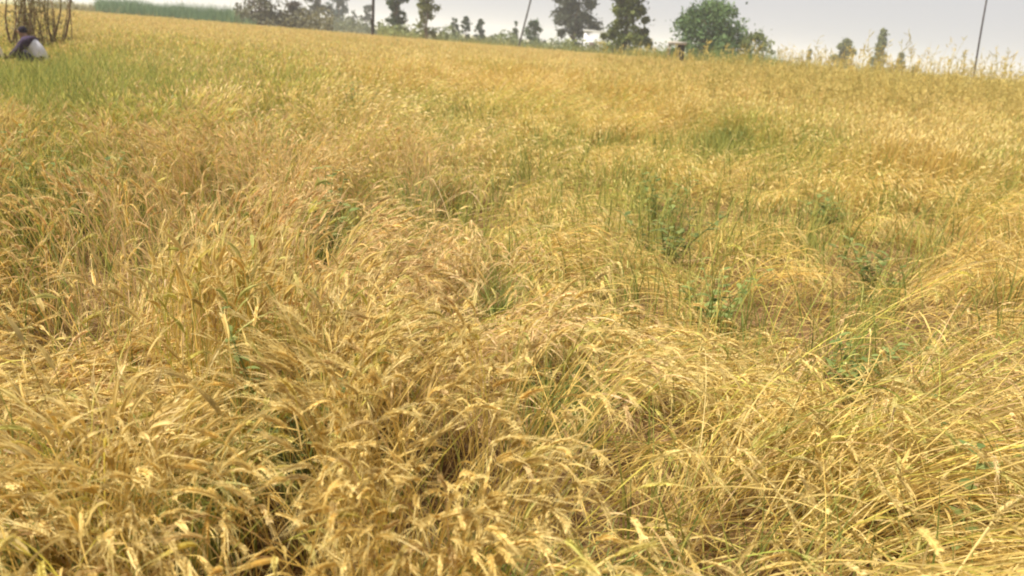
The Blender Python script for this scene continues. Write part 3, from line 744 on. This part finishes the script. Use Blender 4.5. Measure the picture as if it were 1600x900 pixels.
def person(label, loc, rz, shirt, pants, hair, shawl):
    root = empty('person', loc, rz); tag(root, label, 'person', 'people crouching in the field')
    # facing -X, squatting
    V = [(.10, 0, .30), (.06, 0, .46), (-.06, 0, .62), (-.16, 0, .72), (-.21, 0, .79), (-.255, 0, .875), (-.27, 0, .95)]
    Rr = [.13, .125, .135, .10, .05, .088, .07]
    E = [(0, 1), (1, 2), (2, 3), (3, 4), (4, 5), (5, 6)]
    body_v, body_r, body_e = list(V), list(Rr), list(E)
    arm, leg = {}, {}
    for s_ in (-1, 1):
        i = len(body_v)
        body_v += [(-.14, s_ * .18, .68), (-.30, s_ * .25, .47), (-.50, s_ * .14, .36), (-.57, s_ * .11, .33)]
        body_r += [.06, .043, .032, (.04, .018)]
        body_e += [(3, i), (i, i + 1), (i + 1, i + 2), (i + 2, i + 3)]
        for k in range(5):                                   # fingers
            j = len(body_v); sp = (k - 2) * .018
            ln = (.045, .06, .066, .06, .045)[k] if k else .05
            body_v += [(-.60, s_ * .11 + sp, .32), (-.60 - ln * .7, s_ * .11 + sp * 1.2, .30), (-.60 - ln, s_ * .11 + sp * 1.2, .275)]
            body_r += [.010, .009, .007]
            body_e += [(i + 3, j), (j, j + 1), (j + 1, j + 2)]
        i = len(body_v)
        body_v += [(.08, s_ * .11, .28), (-.32, s_ * .19, .47), (-.06, s_ * .14, .10), (-.08, s_ * .14, .045), (-.24, s_ * .16, .03)]
        body_r += [.09, .062, .042, .045, (.04, .025)]
        body_e += [(0, i), (i, i + 1), (i + 1, i + 2), (i + 2, i + 3), (i + 3, i + 4)]
    body = skin('body', body_v, body_e, body_r, M_SKIN, root, (.26, .15, .09))
    sv = [(.10, 0, .26), (.07, 0, .46), (-.06, 0, .62), (-.16, 0, .725), (-.19, 0, .765)]; sr = [.165, .155, .165, .13, .07]
    se = [(0, 1), (1, 2), (2, 3), (3, 4)]
    wv = [(-.09, 0, .665), (-.17, 0, .735), (-.20, 0, .79)]; wr = [.175, .16, .085]; we = [(0, 1), (1, 2)]
    for s_ in (-1, 1):
        i = len(wv); wv += [(-.15, s_ * .19, .67), (-.29, s_ * .255, .48), (-.44, s_ * .175, .39)]; wr += [.092, .07, .058]
        we += [(1, i), (i, i + 1), (i + 1, i + 2)]
    skin('shawl', wv, we, wr, M_CLOTH, root, shawl)
    skin('shirt', sv, se, sr, M_CLOTH, root, shirt)
    tv = [(.11, 0, .27)]; tr = [.15]; te = []
    for s_ in (-1, 1):
        i = len(tv); tv += [(.07, s_ * .12, .28), (-.32, s_ * .19, .48), (-.10, s_ * .145, .14)]; tr += [.115, .085, .07]
        te += [(0, i), (i, i + 1), (i + 1, i + 2)]
    skin('trousers', tv, te, tr, M_CLOTH, root, pants)
    skin('hair', [(-.20, 0, .84), (-.235, 0, .92), (-.285, 0, .975)], [(0, 1), (1, 2)], [.085, .098, .07], M_CLOTH, root, hair)
    f = MB()
    for s_ in (-1, 1):
        f.tube(np.array([(-.338, s_ * .033, .895), (-.343, s_ * .033, .895), (-.347, s_ * .033, .895)]), np.array([.012, .012, .006]), np.array((.03, .025, .02)), 8)
    f.tube(np.array([(-.335, 0, .90), (-.362, 0, .87), (-.335, 0, .86)]), np.array([.010, .017, .012]), np.array((.25, .14, .085)), 8)
    f.tube(np.array([(-.328, -.025, .835), (-.338, 0, .833), (-.328, .025, .835)]), np.array([.005, .008, .005]), np.array((.22, .09, .07)), 6)
    f.build('face', M_SKIN, root, smooth=True)
    return root
p_ = pix(58, 89, .40); p_.z = 0
person('person crouching in a white shirt, dark shawl and dark trousers beside the tall shrub', p_, R(8), (.62, .61, .66), (.035, .03, .045), (.03, .025, .035), (.05, .035, .06))
p_ = pix(-13, 84, .42); p_.z = 0
person('person in a pale cream shirt cut off by the left edge of the frame', p_, R(15), (.80, .70, .58), (.10, .065, .045), (.03, .025, .02), (.76, .66, .55))

# ------------------------------------------------------------------ small buildings
def box(mb, x0, x1, y0, y1, z0, z1, col):
    v = [(x, y, z) for z in (z0, z1) for y in (y0, y1) for x in (x0, x1)]
    mb.add(v, [(0, 2, 3, 1), (4, 5, 7, 6), (0, 1, 5, 4), (2, 6, 7, 3), (0, 4, 6, 2), (1, 3, 7, 5)], col)
root = empty('farm_shed', at(936, 118)); tag(root, 'small white walled shed between the grey green tree and the olive tree', 'shed')
b = MB(); box(b, -2.0, 1.3, 0, 4, 0, 3.2, (.76, .74, .74)); b.build('wall', M_PLASTER, root)
b = MB(); box(b, -2.15, 1.45, -.15, 4.15, 3.203, 3.4, (.62, .6, .58)); b.build('roof', M_PLASTER, root)
b = MB(); box(b, -1.4, -.5, -.04, -.003, 0, 1.8, (.10, .07, .05)); b.build('door', M_BARK, root)
root = empty('pump_shelter', at(1062, 64.5)); tag(root, 'small dark pump box under a pale flat slab left of the wide green bush', 'shelter')
b = MB(); box(b, -.9, .38, -.4, .5, 2.02, 2.26, (.45, .42, .36)); b.build('slab_roof', M_PLASTER, root)
b = MB(); box(b, -.16, .30, -.3, .4, .0, 2.017, (.03, .028, .022)); b.build('pump_box', M_BARK, root)
for xx in (-.82,):
    for yy in (-.33, .38):
        b = MB(); b.tube(np.array([(xx, yy, 0), (xx, yy, 1), (xx, yy, 2.01)]), np.array([.04, .04, .04]), np.array((.2, .15, .1)), 6); b.build('post', M_BARK, root)

# ------------------------------------------------------------------ thin dusty air
hm = bpy.data.materials.new('haze_air'); hm.use_nodes = True
ht = hm.node_tree; ht.nodes.clear()
ho = ht.nodes.new('ShaderNodeOutputMaterial'); hv = ht.nodes.new('ShaderNodeVolumePrincipled')
hv.inputs['Color'].default_value = (.93, .93, .95, 1); hv.inputs['Density'].default_value = 0.0009; hv.inputs['Anisotropy'].default_value = 0.2
ht.links.new(hv.outputs[0], ho.inputs['Volume'])
b = MB(); box(b, -1110, 1110, -50, 1510, -1, 18, (1, 1, 1)); hzo = b.build('haze', hm); tag(hzo, kind='stuff')
hzo['label'] = 'thin pale dusty air over the whole field'; hzo['category'] = 'haze'
